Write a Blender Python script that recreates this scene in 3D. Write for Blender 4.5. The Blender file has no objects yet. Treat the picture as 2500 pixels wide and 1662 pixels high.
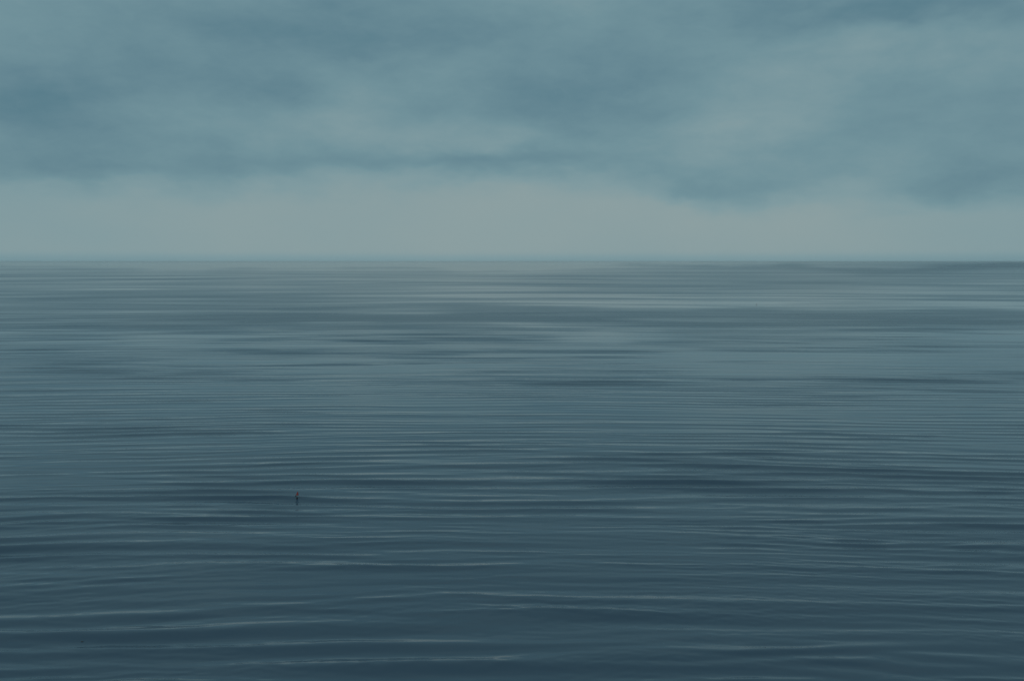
import bpy, math
import numpy as np

S = bpy.context.scene
COL = S.collection
R = math.radians

# ------------------------------------------------------------------ camera
EYE = 12.0                      # metres above the water
F = 2450.0 / 2500.0             # focal length over frame width
PITCH = math.atan((831 - 638) / 2450.0)
cam_d = bpy.data.cameras.new('camera')
cam_d.sensor_width = 36.0
cam_d.lens = 36.0 * F
cam_d.clip_start = 0.1
cam_d.clip_end = 300000.0
cam = bpy.data.objects.new('camera', cam_d)
cam.location = (0, 0, EYE)
cam.rotation_euler = (math.pi / 2 - PITCH, 0, 0)
COL.objects.link(cam)
S.camera = cam

# ------------------------------------------------------------------ picture settings
S.view_settings.view_transform = 'Standard'
S.view_settings.look = 'None'
S.view_settings.exposure = 0.0
S.view_settings.gamma = 1.0
S.view_settings.use_curve_mapping = False
S.render.engine = 'CYCLES'
S.cycles.max_bounces = 32
S.cycles.volume_bounces = 28
S.cycles.use_denoising = True
S.cycles.sample_clamp_indirect = 2.0

SUN_EL, SUN_AZ = R(48), R(200)   # behind the viewer, behind cloud


def lin(r, g, b):
    f = lambda c: (c / 255) / 12.92 if c / 255 <= 0.04045 else ((c / 255 + 0.055) / 1.055) ** 2.4
    return (f(r), f(g), f(b), 1.0)


def scaled(c, k):
    return (c[0] * k, c[1] * k, c[2] * k, 1.0)


def direction(px, py):
    """azimuth and elevation in degrees of a place in the sky"""
    u = (px - 1250) / 2450.0
    v = (831 - py) / 2450.0
    x, y, z = u, math.cos(PITCH) + v * math.sin(PITCH), -math.sin(PITCH) + v * math.cos(PITCH)
    n = math.sqrt(x * x + y * y + z * z)
    return math.degrees(math.atan2(x, y)), math.degrees(math.asin(z / n))


# ------------------------------------------------------------------ node helper
class Nodes:
    def __init__(self, tree):
        self.t = tree
        tree.nodes.clear()

    def new(self, kind, **props):
        n = self.t.nodes.new(kind)
        for k, v in props.items():
            setattr(n, k, v)
        return n

    def put(self, sock, v):
        if isinstance(v, bpy.types.NodeSocket):
            self.t.links.new(v, sock)
        elif v is not None:
            sock.default_value = v

    def math(self, op, a, b=None, c=None, clamp=False):
        n = self.new('ShaderNodeMath', operation=op, use_clamp=clamp)
        self.put(n.inputs[0], a)
        self.put(n.inputs[1], b)
        self.put(n.inputs[2], c)
        return n.outputs[0]

    def vec(self, op, a, b=None, out=0):
        n = self.new('ShaderNodeVectorMath', operation=op)
        self.put(n.inputs[0], a)
        self.put(n.inputs[1], b)
        return n.outputs[out]

    def xyz(self, x, y, z=0.0):
        n = self.new('ShaderNodeCombineXYZ')
        for s, v in zip(n.inputs, (x, y, z)):
            self.put(s, v)
        return n.outputs[0]

    def split(self, v):
        n = self.new('ShaderNodeSeparateXYZ')
        self.put(n.inputs[0], v)
        return n.outputs

    def noise(self, v, scale, detail=3.0, rough=0.5, dist=0.0, out=0):
        n = self.new('ShaderNodeTexNoise')
        self.put(n.inputs['Vector'], v)
        n.inputs['Scale'].default_value = scale
        n.inputs['Detail'].default_value = detail
        n.inputs['Roughness'].default_value = rough
        n.inputs['Distortion'].default_value = dist
        return n.outputs[out]

    def smooth(self, v, a, b, c=0.0, d=1.0):
        n = self.new('ShaderNodeMapRange', interpolation_type='SMOOTHSTEP')
        for s, x in zip(n.inputs, (v, a, b, c, d)):
            self.put(s, x)
        return n.outputs[0]

    def mix(self, f, a, b):
        n = self.new('ShaderNodeMix', data_type='RGBA')
        self.put(n.inputs[0], f)
        self.put(n.inputs[6], a)
        self.put(n.inputs[7], b)
        return n.outputs[2]


# ------------------------------------------------------------------ overcast sky
world = bpy.data.worlds.new('World')
S.world = world
world.use_nodes = True
N = Nodes(world.node_tree)
sky = N.new('ShaderNodeTexSky', sky_type='NISHITA')
sky.sun_disc = False
sky.sun_elevation = SUN_EL
sky.sun_rotation = SUN_AZ
tc = N.new('ShaderNodeTexCoord')
dirn = N.vec('NORMALIZE', tc.outputs['Generated'])
dx, dy, dz = N.split(dirn)
az = N.math('MULTIPLY', N.math('ARCTAN2', dx, dy), 180 / math.pi)
el = N.math('MULTIPLY', N.math('ARCSINE', dz), 180 / math.pi)
# seamless coordinates, flattened so that cloud forms lie long and low
flat = N.vec('MULTIPLY', dirn, (1.0, 1.0, 2.4))
warp = N.vec('SUBTRACT', N.noise(flat, 5.5, 4.0, 0.5, 0.3, out=1), (0.5, 0.5, 0.5))
wx, wy, wz = N.split(warp)
warp2 = N.vec('SUBTRACT', N.noise(flat, 16.0, 3.0, 0.55, out=1), (0.5, 0.5, 0.5))
vx, vy, vz = N.split(warp2)
azw = N.math('ADD', az, N.math('ADD', N.math('MULTIPLY', wx, 14.0), N.math('MULTIPLY', vx, 4.0)))
elw = N.math('ADD', el, N.math('ADD', N.math('MULTIPLY', wy, 4.5), N.math('MULTIPLY', vy, 1.8)))
here = N.xyz(azw, elw)

# the lower edge of the cloud sheet: (px, py) along the photograph
edge = [(-1250, 440), (-400, 470), (0, 462), (300, 468), (480, 482), (600, 462), (760, 452), (1100, 444),
        (1350, 450), (1560, 462), (1700, 500), (1820, 512), (1930, 500), (2050, 486), (2180, 492),
        (2300, 494), (2420, 480), (2600, 484), (3200, 460), (3900, 440)]
cv = N.new('ShaderNodeFloatCurve')
pts = cv.mapping.curves[0].points
conv = [direction(*p) for p in edge]
norm = lambda a: (a + 60) / 120
allp = [(0.0, 0.5)] + [(norm(a), e / 10) for a, e in conv] + [(1.0, 0.5)]
pts[0].location = allp[0]
pts[1].location = allp[-1]
for a, e in allp[1:-1]:
    pts.new(a, e)
cv.mapping.update()
azs = N.math('ADD', az, N.math('MULTIPLY', vx, 5.0))
N.put(cv.inputs[1], N.math('DIVIDE', N.math('ADD', azs, 60.0), 120.0, clamp=True))
cut = N.math('MULTIPLY', cv.outputs[0], 10.0)
gap = N.math('SUBTRACT', N.math('ADD', el, N.math('MULTIPLY', vy, 2.2)), cut)
sheet = N.smooth(gap, -1.2, 1.5)          # 0 under the sheet, 1 in it

# tone of the cloud: soft masses at the places the photograph shows (px, py, half width, half height, tone)
masses = [(-20, 245, 260, 62, -0.62), (110, 400, 260, 60, -0.22), (330, 430, 170, 36, -0.14),
          (690, 235, 150, 52, -0.34), (640, 390, 150, 32, -0.16), (420, 165, 200, 44, -0.24), (560, 60, 300, 60, -0.12), (200, 340, 260, 60, -0.14), (250, 425, 420, 36, -0.16),
          (780, 45, 420, 66, -0.34), (1030, 95, 200, 45, -0.20), (1010, 400, 190, 30, -0.36),
          (1340, 405, 200, 26, -0.32), (1430, 260, 230, 68, -0.36), (1300, 190, 200, 50, -0.18),
          (1560, 100, 160, 60, -0.16), (1480, 320, 200, 36, -0.18), (2180, 0, 210, 42, -0.60), (1870, 30, 120, 40, -0.24),
          (1780, 482, 170, 40, -0.44), (1720, 400, 180, 50, -0.12), (2480, 440, 240, 48, -0.40),
          (2240, 480, 150, 36, -0.32), (2330, 260, 200, 70, -0.12), (1950, 350, 200, 60, -0.10),
          (280, 110, 260, 60, 0.10), (940, 300, 210, 55, 0.26), (900, 190, 260, 36, 0.12), (560, 300, 200, 46, 0.12),
          (1720, 310, 230, 44, 0.36), (1960, 190, 240, 70, 0.22), (1380, 20, 220, 60, 0.16),
          (1180, 330, 180, 45, 0.22), (2300, 90, 200, 60, 0.14), (2050, 430, 160, 40, 0.10)]
tone = 0.45
for px, py, w, h, k in masses:
    a, e = direction(px, py)
    sx, sy = math.degrees(w / 2450), math.degrees(h / 2450)
    q = N.vec('MULTIPLY', N.vec('SUBTRACT', here, (a, e, 0)), (1 / sx, 1 / sy, 0))
    g = N.math('EXPONENT', N.math('MULTIPLY', N.vec('DOT_PRODUCT', q, q, out=1), -0.8))
    tone = N.math('MULTIPLY_ADD', g, k * 0.66, tone)
n1 = N.math('SUBTRACT', N.noise(N.vec('ADD', flat, (3.1, 1.7, 0.4)), 4.0, 5.0, 0.5, 0.2), 0.5)
n2 = N.math('SUBTRACT', N.noise(N.vec('ADD', flat, (8.1, 5.7, 2.4)), 13.0, 4.0, 0.55), 0.5)
n3 = N.math('SUBTRACT', N.noise(N.vec('ADD', flat, (1.1, 9.7, 4.4)), 42.0, 4.0, 0.6, 0.6), 0.5)
tone = N.math('ADD', tone, N.math('ADD', N.math('MULTIPLY', n1, 0.6), N.math('ADD', N.math('MULTIPLY', n2, 0.34), N.math('MULTIPLY', n3, 0.16))))
# far cloud lifts towards the horizon
tone = N.math('ADD', tone, N.smooth(el, 14.0, 2.5, 0.0, 0.16))
# and thins a little overhead, as an even overcast does
tone = N.math('ADD', tone, N.smooth(el, 14.0, 50.0, 0.0, 0.22))
low = N.math('ADD', 0.90, N.math('MULTIPLY', n1, 0.30))
low = N.math('ADD', low, N.smooth(N.math('ABSOLUTE', az), 9.0, 34.0, 0.0, -0.17))
# the distant bank of mist lying on the horizon
low = N.math('ADD', low, N.smooth(el, 0.62, 0.06, 0.0, -0.24))
tone = N.math('ADD', N.math('MULTIPLY', tone, sheet), N.math('MULTIPLY', low, N.math('SUBTRACT', 1.0, sheet)))
ramp = N.new('ShaderNodeValToRGB')
ramp.color_ramp.interpolation = 'LINEAR'
els = ramp.color_ramp.elements
stops = [(0.0, (84, 121, 135)), (0.22, (98, 131, 143)), (0.48, (111, 143, 152)), (0.72, (125, 152, 158)), (1.0, (142, 159, 160))]
els[0].position, els[0].color = 0.0, lin(*stops[0][1])
els[1].position, els[1].color = 1.0, lin(*stops[-1][1])
for p, c in stops[1:-1]:
    e_ = els.new(p)
    e_.color = lin(*c)
N.put(ramp.inputs[0], tone)
bright = N.vec('MULTIPLY', ramp.outputs[0], (10.2, 10.2, 10.2))
mixed = N.mix(0.985, sky.outputs[0], bright)
bg = N.new('ShaderNodeBackground')
N.put(bg.inputs[0], mixed)
bg.inputs[1].default_value = 0.1
wo = N.new('ShaderNodeOutputWorld')
N.t.links.new(bg.outputs[0], wo.inputs[0])

# ------------------------------------------------------------------ veiled sun
sun_d = bpy.data.lights.new('sun', 'SUN')
sun_d.energy = 0.5
sun_d.angle = R(25)
sun_d.color = (1.0, 0.95, 0.88)
sun = bpy.data.objects.new('sun', sun_d)
sun.rotation_euler = (math.pi / 2 - SUN_EL, 0, math.pi - SUN_AZ)
COL.objects.link(sun)

# ------------------------------------------------------------------ water: wave field in metres
rng = np.random.default_rng(11)


def lattice(seed, ix, iy):
    h = (ix * 374761393 + iy * 668265263 + seed * 974634777) & 0xFFFFFFFF
    h = ((h ^ (h >> 13)) * 1274126177) & 0xFFFFFFFF
    return ((h ^ (h >> 16)) & 0xFFFF) / 65535.0 * 2 * np.pi


def perlin(x, y, seed):
    ix, iy = np.floor(x).astype(np.int64), np.floor(y).astype(np.int64)
    fx, fy = x - ix, y - iy
    u, v = fx * fx * fx * (fx * (fx * 6 - 15) + 10), fy * fy * fy * (fy * (fy * 6 - 15) + 10)

    def g(a, b):
        t = lattice(seed, ix + a, iy + b)
        return np.cos(t) * (fx - a) + np.sin(t) * (fy - b)
    return 1.5 * ((g(0, 0) * (1 - u) + g(1, 0) * u) * (1 - v) + (g(0, 1) * (1 - u) + g(1, 1) * u) * v)


def sea_point(px, py):
    u = (px - 1250) / 2450.0
    v = (831 - py) / 2450.0
    x, y, z = u, math.cos(PITCH) + v * math.sin(PITCH), -math.sin(PITCH) + v * math.cos(PITCH)
    k = EYE / -z
    return x * k, y * k


# rows: fine near the shore, wider with distance
near = 22.0 * np.exp(np.arange(0, 1500) * 0.0018)
near = near[near < 190]
inv = np.linspace(1 / 190.0, 1 / 60000.0, 230)
rows = np.concatenate([near, 1 / inv[1:]])
rows[-1] = 60000.0
NX = 860
ratio = np.linspace(-0.72, 0.72, NX)
Y = np.repeat(rows[:, None], NX, 1)
X = Y * ratio[None, :]
step = np.gradient(rows)[:, None]


def wave_height(X, Y, step, P):
    """long low crests that bow away from the shore"""
    bow = 0.10 * np.sqrt(X * X + 22.0 ** 2)
    warp = 0.9 * perlin(X / 26.0, Y / 14.0, 3) + 0.22 * perlin(X / 7.0, Y / 3.0, 4) + 0.05 * perlin(X / 1.8, Y / 0.9, 5)
    V = Y + bow + warp
    Z = np.zeros_like(X)
    lost = np.zeros_like(X)              # slope variance too fine for the mesh
    r = np.random.default_rng(5)
    # wavelength range, count, rms slope, spread of direction in degrees, seed of the groups
    bands = [(3.2, 5.6, 12, 0.028, 5, 21), (1.25, 2.05, 24, 0.094, 2.6, 22), (0.64, 1.2, 30, 0.044, 6, 23),
             (0.30, 0.66, 30, 0.026, 9, 24), (0.26, 0.6, 20, 0.020, 24, 25)]
    for lo, hi, n, slope, spread, seed in bands:
        zb = np.zeros_like(X)
        for i in range(n):
            L = lo * (hi / lo) ** ((i + r.random()) / n)
            a = R(r.normal(0, spread))
            k = 2 * np.pi / L
            ph = r.random() * 2 * np.pi
            amp = slope * math.sqrt(2.0 / n) / k
            fade = np.clip((L / step - 3.5) / 3.0, 0, 1)
            lost += (slope * slope / n) * (1 - fade * fade)
            if fade.max() <= 0:
                continue
            m = np.searchsorted(-fade[:, 0], 0.0)    # rows where it is resolved
            zb[:m] += amp * fade[:m] * np.cos(k * (X[:m] * math.sin(a) + V[:m] * math.cos(a)) + ph)
        G = (lo * hi) ** 0.5
        grp = 0.92 + 1.0 * perlin(X / (G * 12), Y / (G * 3.6), seed) + 0.8 * perlin(X / (G * 22) + 0.37, Y / (G * 9), seed + 40)
        grp = 1.0 + (np.clip(grp, 0.25, 1.42) - 1.0) * np.clip(45.0 / Y, 0.10, 1.0) ** 1.3
        breeze = 0.35 + 1.3 * np.clip(P, 0, 1) if seed >= 24 else 0.72 + 0.62 * np.clip(P, 0, 1)
        if seed == 21:
            grp = 1.0 + 0.3 * (grp - 1.0)
        Z += zb * grp * breeze
    # slicks lie calmer and ruffled patches rougher away from the shore
    off = np.clip((Y - 42.0) / 50.0, 0, 1)
    Z *= 1 + off * (0.10 + 0.66 * np.clip(P, 0, 1.0) - 1)
    Z += 2.5 * Z * Z                     # crests a little sharper than troughs
    return Z, lost


def ruffled(X, Y, step):
    """how much the breeze roughens the surface, 0 slick to 1 ruffled"""
    P = np.full(X.shape, 0.50)
    octs = [(1.6, 18, 0.16), (3.5, 30, 0.20), (8, 48, 0.20), (20, 70, 0.17), (48, 130, 0.16), (120, 280, 0.14),
            (320, 650, 0.13), (900, 1600, 0.12), (2600, 4200, 0.14)]
    V = Y + 0.10 * np.sqrt(X * X + 22.0 ** 2)
    for i, (ly, lx, k) in enumerate(octs):
        w = np.clip((ly / step - 1.5) / 1.5, 0, 1)
        bend = 1.1 * perlin(X / (lx * 1.1), V / (ly * 2.6), 90 + i)
        P += k * w * perlin(X / lx + 7.3 * i, V / ly + 3.1 * i + bend, 60 + i) * 1.7
    # patches seen in the photograph: (px, py, half width, half height, strength)
    spots = [(1500, 770, 950, 18, 0.42), (2250, 785, 420, 26, 0.30), (900, 778, 500, 8, 0.25), (1550, 932, 260, 14, 0.12),
             (80, 815, 260, 34, 0.30), (1150, 805, 260, 14, 0.20), (500, 868, 130, 4, 0.25), (2380, 655, 500, 9, 0.55), (1800, 650, 300, 5, 0.3),
             (2250, 935, 260, 20, 0.22), (1350, 950, 500, 12, 0.16),
             (1450, 825, 170, 13, -0.60), (1750, 735, 600, 9, -0.14), (1700, 698, 850, 28, 0.26), (1290, 790, 120, 7, -0.28), (1050, 903, 330, 12, -0.50),
             (380, 850, 260, 34, -0.28), (1100, 705, 400, 10, -0.10), (800, 643, 950, 15, -0.95), (1850, 910, 300, 14, -0.28),
             (2150, 880, 300, 12, -0.2), (2300, 940, 140, 10, -0.10), (2420, 850, 150, 40, -0.2),
             (2050, 1440, 560, 130, 0.45), (1500, 1480, 400, 60, 0.20), (350, 1330, 420, 110, 0.20), (2000, 1130, 420, 60, 0.25),
             (900, 1500, 600, 120, -0.25), (1000, 1100, 500, 90, -0.10), (1350, 1300, 260, 50, 0.15), (300, 1600, 350, 40, 0.25)]
    ey = 638 + 2450 * EYE / np.maximum(Y, 1.0)      # nearness, measured where it is even in perspective
    ax = 1250 + 2450 * X / np.maximum(Y, 1.0)
    ey = ey + 10.0 * perlin(ax / 330.0, ey / 40.0, 77) + 3.0 * perlin(ax / 90.0, ey / 14.0, 78)
    ax = ax + 60.0 * perlin(ax / 120.0, ey / 16.0, 79)
    for px, py, w, h, k in spots:
        P += k * np.exp(-((ax - px) / w) ** 2 - ((ey - py) / h) ** 2)
    return P


P = ruffled(X, Y, step)
Z, LOST = wave_height(X, Y, step, P)
side = np.clip((0.72 - np.abs(ratio)) / 0.05, 0, 1)[None, :]
Z *= side * np.clip((Y - 22.0) / 2.0, 0, 1)



nv = len(rows) * NX
co = np.empty((nv + 8, 3), np.float32)
co[:nv, 0], co[:nv, 1], co[:nv, 2] = X.ravel(), Y.ravel(), Z.ravel()
yn, yf, t = rows[0], rows[-1], 0.72
co[nv:] = [(-60000, -4000, 0), (60000, -4000, 0), (-60000, yf, 0), (60000, yf, 0),
           (-60000, yn, 0), (60000, yn, 0), (-yn * t, -4000, 0), (yn * t, -4000, 0)]
i = np.arange(len(rows) - 1)[:, None] * NX + np.arange(NX - 1)[None, :]
quads = np.stack([i, i + 1, i + NX + 1, i + NX], -1).reshape(-1, 4)
left, right = [j * NX for j in range(len(rows))], [j * NX + NX - 1 for j in range(len(rows))]
outer = []
outer.append([nv + 2, nv + 4] + left)                                  # left of the fan
outer.append([nv + 5, nv + 3] + right[::-1])
outer.append([nv + 0, nv + 6, 0, nv + 4])
outer.append([nv + 6, nv + 7] + list(range(NX - 1, -1, -1)))
outer.append([nv + 7, nv + 1, nv + 5, NX - 1])
me = bpy.data.meshes.new('water')
loops = np.concatenate([quads.ravel()] + [np.array(o) for o in outer]).astype(np.int32)
tot = np.array([4] * len(quads) + [len(o) for o in outer], np.int32)
me.vertices.add(len(co))
me.vertices.foreach_set('co', co.ravel())
me.loops.add(len(loops))
me.loops.foreach_set('vertex_index', loops)
me.polygons.add(len(tot))
me.polygons.foreach_set('loop_start', np.concatenate([[0], np.cumsum(tot)[:-1]]).astype(np.int32))
me.polygons.foreach_set('use_smooth', np.ones(len(tot), bool))
at = me.attributes.new('ruffle', 'FLOAT', 'POINT')
at.data.foreach_set('value', np.concatenate([P.ravel(), np.full(8, 0.5)]).astype(np.float32))
at = me.attributes.new('unresolved', 'FLOAT', 'POINT')
at.data.foreach_set('value', np.concatenate([LOST.ravel(), np.full(8, LOST.max())]).astype(np.float32))
me.update(calc_edges=True)
me.validate()
water = bpy.data.objects.new('water', me)
water['kind'] = 'structure'
water['label'] = 'calm grey blue sea with long low ripples reaching the horizon'
COL.objects.link(water)

wm = bpy.data.materials.new('sea_water')
wm.use_nodes = True
M = Nodes(wm.node_tree)
geo = M.new('ShaderNodeNewGeometry')
pos = geo.outputs['Position']
ruf = M.new('ShaderNodeAttribute', attribute_name='ruffle').outputs['Fac']
ruf = M.math('ADD', ruf, 0.0, clamp=True)
lost = M.new('ShaderNodeAttribute', attribute_name='unresolved').outputs['Fac']
fine = M.smooth(lost, 0.001, 0.007, 1.0, 0.12)
# slopes of the ripples too small for the mesh
s1 = M.vec('SUBTRACT', M.noise(M.vec('MULTIPLY', pos, (0.55, 2.6, 1.0)), 1.0, 3.0, 0.55, 0.4, out=1), (0.5, 0.5, 0.5))
s2 = M.vec('SUBTRACT', M.noise(M.vec('MULTIPLY', pos, (1.6, 8.0, 1.0)), 1.0, 2.0, 0.55, 0.3, out=1), (0.5, 0.5, 0.5))
patch = M.smooth(M.noise(M.vec('MULTIPLY', pos, (0.05, 0.14, 1.0)), 1.0, 3.0, 0.5, 0.5), 0.40, 0.62, 0.25, 1.0)
sl = M.vec('ADD', M.vec('MULTIPLY', s1, (0.05, 0.10, 0.0)), M.vec('MULTIPLY', s2, (0.05, 0.10, 0.0)))
sc = M.new('ShaderNodeVectorMath', operation='SCALE')
M.put(sc.inputs[0], sl)
M.put(sc.inputs['Scale'], M.math('MULTIPLY', M.math('MULTIPLY', patch, fine), M.math('MULTIPLY_ADD', ruf, 1.5, 0.10)))
nrm = M.vec('NORMALIZE', M.vec('ADD', geo.outputs['Normal'], sc.outputs[0]))
pb = M.new('ShaderNodeBsdfPrincipled')
pb.inputs['Base Color'].default_value = (0.044, 0.084, 0.126, 1)
pb.inputs['IOR'].default_value = 1.37
# alpha squared = twice the slope variance; breeze patches carry more of it
var = M.math('MULTIPLY', M.math('MULTIPLY', lost, 2.0), M.math('MULTIPLY_ADD', M.math('MULTIPLY', ruf, ruf), 0.20, 0.003))
base = M.math('POWER', M.math('MULTIPLY_ADD', ruf, 0.13, 0.03), 4.0)
M.put(pb.inputs['Roughness'], M.math('POWER', M.math('ADD', var, base), 0.25))
M.put(pb.inputs['Normal'], nrm)
mo = M.new('ShaderNodeOutputMaterial')
M.t.links.new(pb.outputs[0], mo.inputs[0])
me.materials.append(wm)


# ------------------------------------------------------------------ floating things
def material(name, rgb, rough=0.5, grain=0.25, scale=40.0):
    m = bpy.data.materials.new(name)
    m.use_nodes = True
    n = Nodes(m.node_tree)
    t = n.new('ShaderNodeTexCoord').outputs['Object']
    f = n.noise(t, scale, 4.0, 0.6)
    c = n.mix(n.smooth(f, 0.35, 0.7), (*rgb, 1), (*[v * (1 - grain) for v in rgb], 1))
    b = n.new('ShaderNodeBsdfPrincipled')
    n.put(b.inputs['Base Color'], c)
    b.inputs['Roughness'].default_value = rough
    bump = n.new('ShaderNodeBump')
    bump.inputs['Strength'].default_value = 0.3
    bump.inputs['Distance'].default_value = 0.002
    n.put(bump.inputs['Height'], f)
    n.put(b.inputs['Normal'], bump.outputs[0])
    o = n.new('ShaderNodeOutputMaterial')
    n.t.links.new(b.outputs[0], o.inputs[0])
    return m


RED = material('faded_red_paint', (0.30, 0.025, 0.02), 0.55)
DARK = material('black_rubber', (0.022, 0.02, 0.022), 0.6)
PALE = material('weathered_foam', (0.16, 0.20, 0.22), 0.7)
WOOD = material('wet_driftwood', (0.05, 0.045, 0.04), 0.6)


def lathe(name, prof, mat, parent, off=(0, 0, 0), tilt=0.0, seg=20):
    verts, faces = [], []
    ct, st = math.cos(tilt), math.sin(tilt)
    for r, z in prof:
        for k in range(seg):
            a = 2 * math.pi * k / seg
            x, y = r * math.cos(a), r * math.sin(a)
            verts.append((off[0] + x * ct + z * st, off[1] + y, off[2] - x * st + z * ct))
    for j in range(len(prof) - 1):
        for k in range(seg):
            faces.append((j * seg + k, j * seg + (k + 1) % seg, (j + 1) * seg + (k + 1) % seg, (j + 1) * seg + k))
    faces.append(tuple(range(seg))[::-1])
    faces.append(tuple((len(prof) - 1) * seg + k for k in range(seg)))
    m = bpy.data.meshes.new(name)
    m.from_pydata(verts, [], faces)
    for p in m.polygons:
        p.use_smooth = len(p.vertices) == 4
    m.materials.append(mat)
    o = bpy.data.objects.new(name, m)
    COL.objects.link(o)
    o.parent = parent
    return o


def marker_buoy(x, y, z, rot, label):
    root = bpy.data.objects.new('marker_buoy', None)
    root.empty_display_size = 0.2
    root.location = (x, y, z)
    root.rotation_euler = (0, R(3), rot)
    root.scale = (0.82, 0.82, 0.85)
    root['label'] = label
    root['category'] = 'buoy'
    root['group'] = 'small red topped marker buoys'
    COL.objects.link(root)
    # keel weight, foam float with its dark bands, staff, red cone on top, small fender float tied alongside
    lathe('weight', [(0.012, -0.17), (0.030, -0.15), (0.034, -0.10), (0.026, -0.05)], DARK, root)
    lathe('float', [(0.026, -0.05), (0.042, -0.03), (0.050, 0.0), (0.050, 0.045), (0.038, 0.075), (0.020, 0.095)], DARK, root)
    lathe('collar', [(0.040, 0.096), (0.048, 0.102), (0.048, 0.135), (0.036, 0.145)], PALE, root)
    lathe('staff', [(0.008, 0.10), (0.007, 0.48), (0.005, 0.485)], PALE, root, seg=10)
    lathe('cone', [(0.080, 0.225), (0.084, 0.235), (0.078, 0.25), (0.044, 0.345), (0.014, 0.425), (0.009, 0.43)], RED, root, tilt=R(4))
    lathe('handle', [(0.018, -0.035), (0.036, -0.028), (0.042, 0.0), (0.036, 0.028), (0.018, 0.035)], DARK, root,
          off=(-0.075, -0.01, 0.165), tilt=R(-35), seg=14)
    lathe('strut', [(0.010, -0.052), (0.010, 0.052)], DARK, root, off=(-0.04, -0.005, 0.135), tilt=R(-55), seg=8)
    return root


def surface(x, y):
    st = np.array([[max(0.0018 * y, 0.04)]])
    return float(wave_height(np.array([[x]]), np.array([[y]]), st, ruffled(np.array([[x]]), np.array([[y]]), st))[0][0, 0])


bx, by = sea_point(725, 1219)
marker_buoy(bx, by, surface(bx, by), R(0), 'small buoy with a dark red cone, standing in the near ripples')
fx, fy = sea_point(1847, 744)
marker_buoy(fx, fy, 0.0, R(40), 'tiny faint reddish buoy far out, close below the horizon')

# a dark scrap of driftwood near the shore
wx_, wy_ = sea_point(200.5, 1565)
ang = np.linspace(0, 2 * np.pi, 10, endpoint=False)
vs, fs = [], []
prof = [(-0.060, 0.006), (-0.050, 0.017), (-0.022, 0.024), (0.006, 0.020), (0.030, 0.026), (0.052, 0.016), (0.062, 0.005)]
for j, (x0, r0) in enumerate(prof):
    for k, a in enumerate(ang):
        w = 1 + 0.18 * math.sin(3 * a + 1.7 * j)
        vs.append((x0 + 0.004 * math.sin(2 * a + j), r0 * w * math.cos(a) + 0.008 * math.sin(1.3 * j), r0 * w * math.sin(a) * 0.9))
for j in range(len(prof) - 1):
    for k in range(10):
        fs.append((j * 10 + k, j * 10 + (k + 1) % 10, (j + 1) * 10 + (k + 1) % 10, (j + 1) * 10 + k))
fs += [tuple(range(10))[::-1], tuple(60 + k for k in range(10))]
dm = bpy.data.meshes.new('driftwood')
dm.from_pydata(vs, [], fs)
dm.materials.append(WOOD)
drift = bpy.data.objects.new('driftwood', dm)
drift.location = (wx_, wy_, surface(wx_, wy_) + 0.006)
drift.scale = (0.65, 0.65, 0.65)
drift.rotation_euler = (0, 0, R(8))
drift['label'] = 'tiny dark scrap floating on the nearest water at bottom left'
drift['category'] = 'driftwood'
COL.objects.link(drift)

# ------------------------------------------------------------------ sea air
HAZE = 3.5e-5
hv = [(-65000, -4500), (65000, -4500), (65000, 60500), (-65000, 60500)]
verts = [(x, y, -1.5) for x, y in hv] + [(x, y, 16.0) for x, y in hv]
hm = bpy.data.meshes.new('haze')
hm.from_pydata(verts, [], [(0, 3, 2, 1), (4, 5, 6, 7), (0, 1, 5, 4), (1, 2, 6, 5), (2, 3, 7, 6), (3, 0, 4, 7)])
haze = bpy.data.objects.new('haze', hm)
haze['kind'] = 'stuff'
haze['label'] = 'thin pale haze over the distant sea'
COL.objects.link(haze)
ha = bpy.data.materials.new('sea_haze')
ha.use_nodes = True
H = Nodes(ha.node_tree)
pv = H.new('ShaderNodeVolumePrincipled')
pv.inputs['Color'].default_value = (0.99, 0.99, 0.99, 1)
pv.inputs['Anisotropy'].default_value = 0.92
pv.inputs['Density'].default_value = HAZE
ho = H.new('ShaderNodeOutputMaterial')
H.t.links.new(pv.outputs[0], ho.inputs['Volume'])
hm.materials.append(ha)
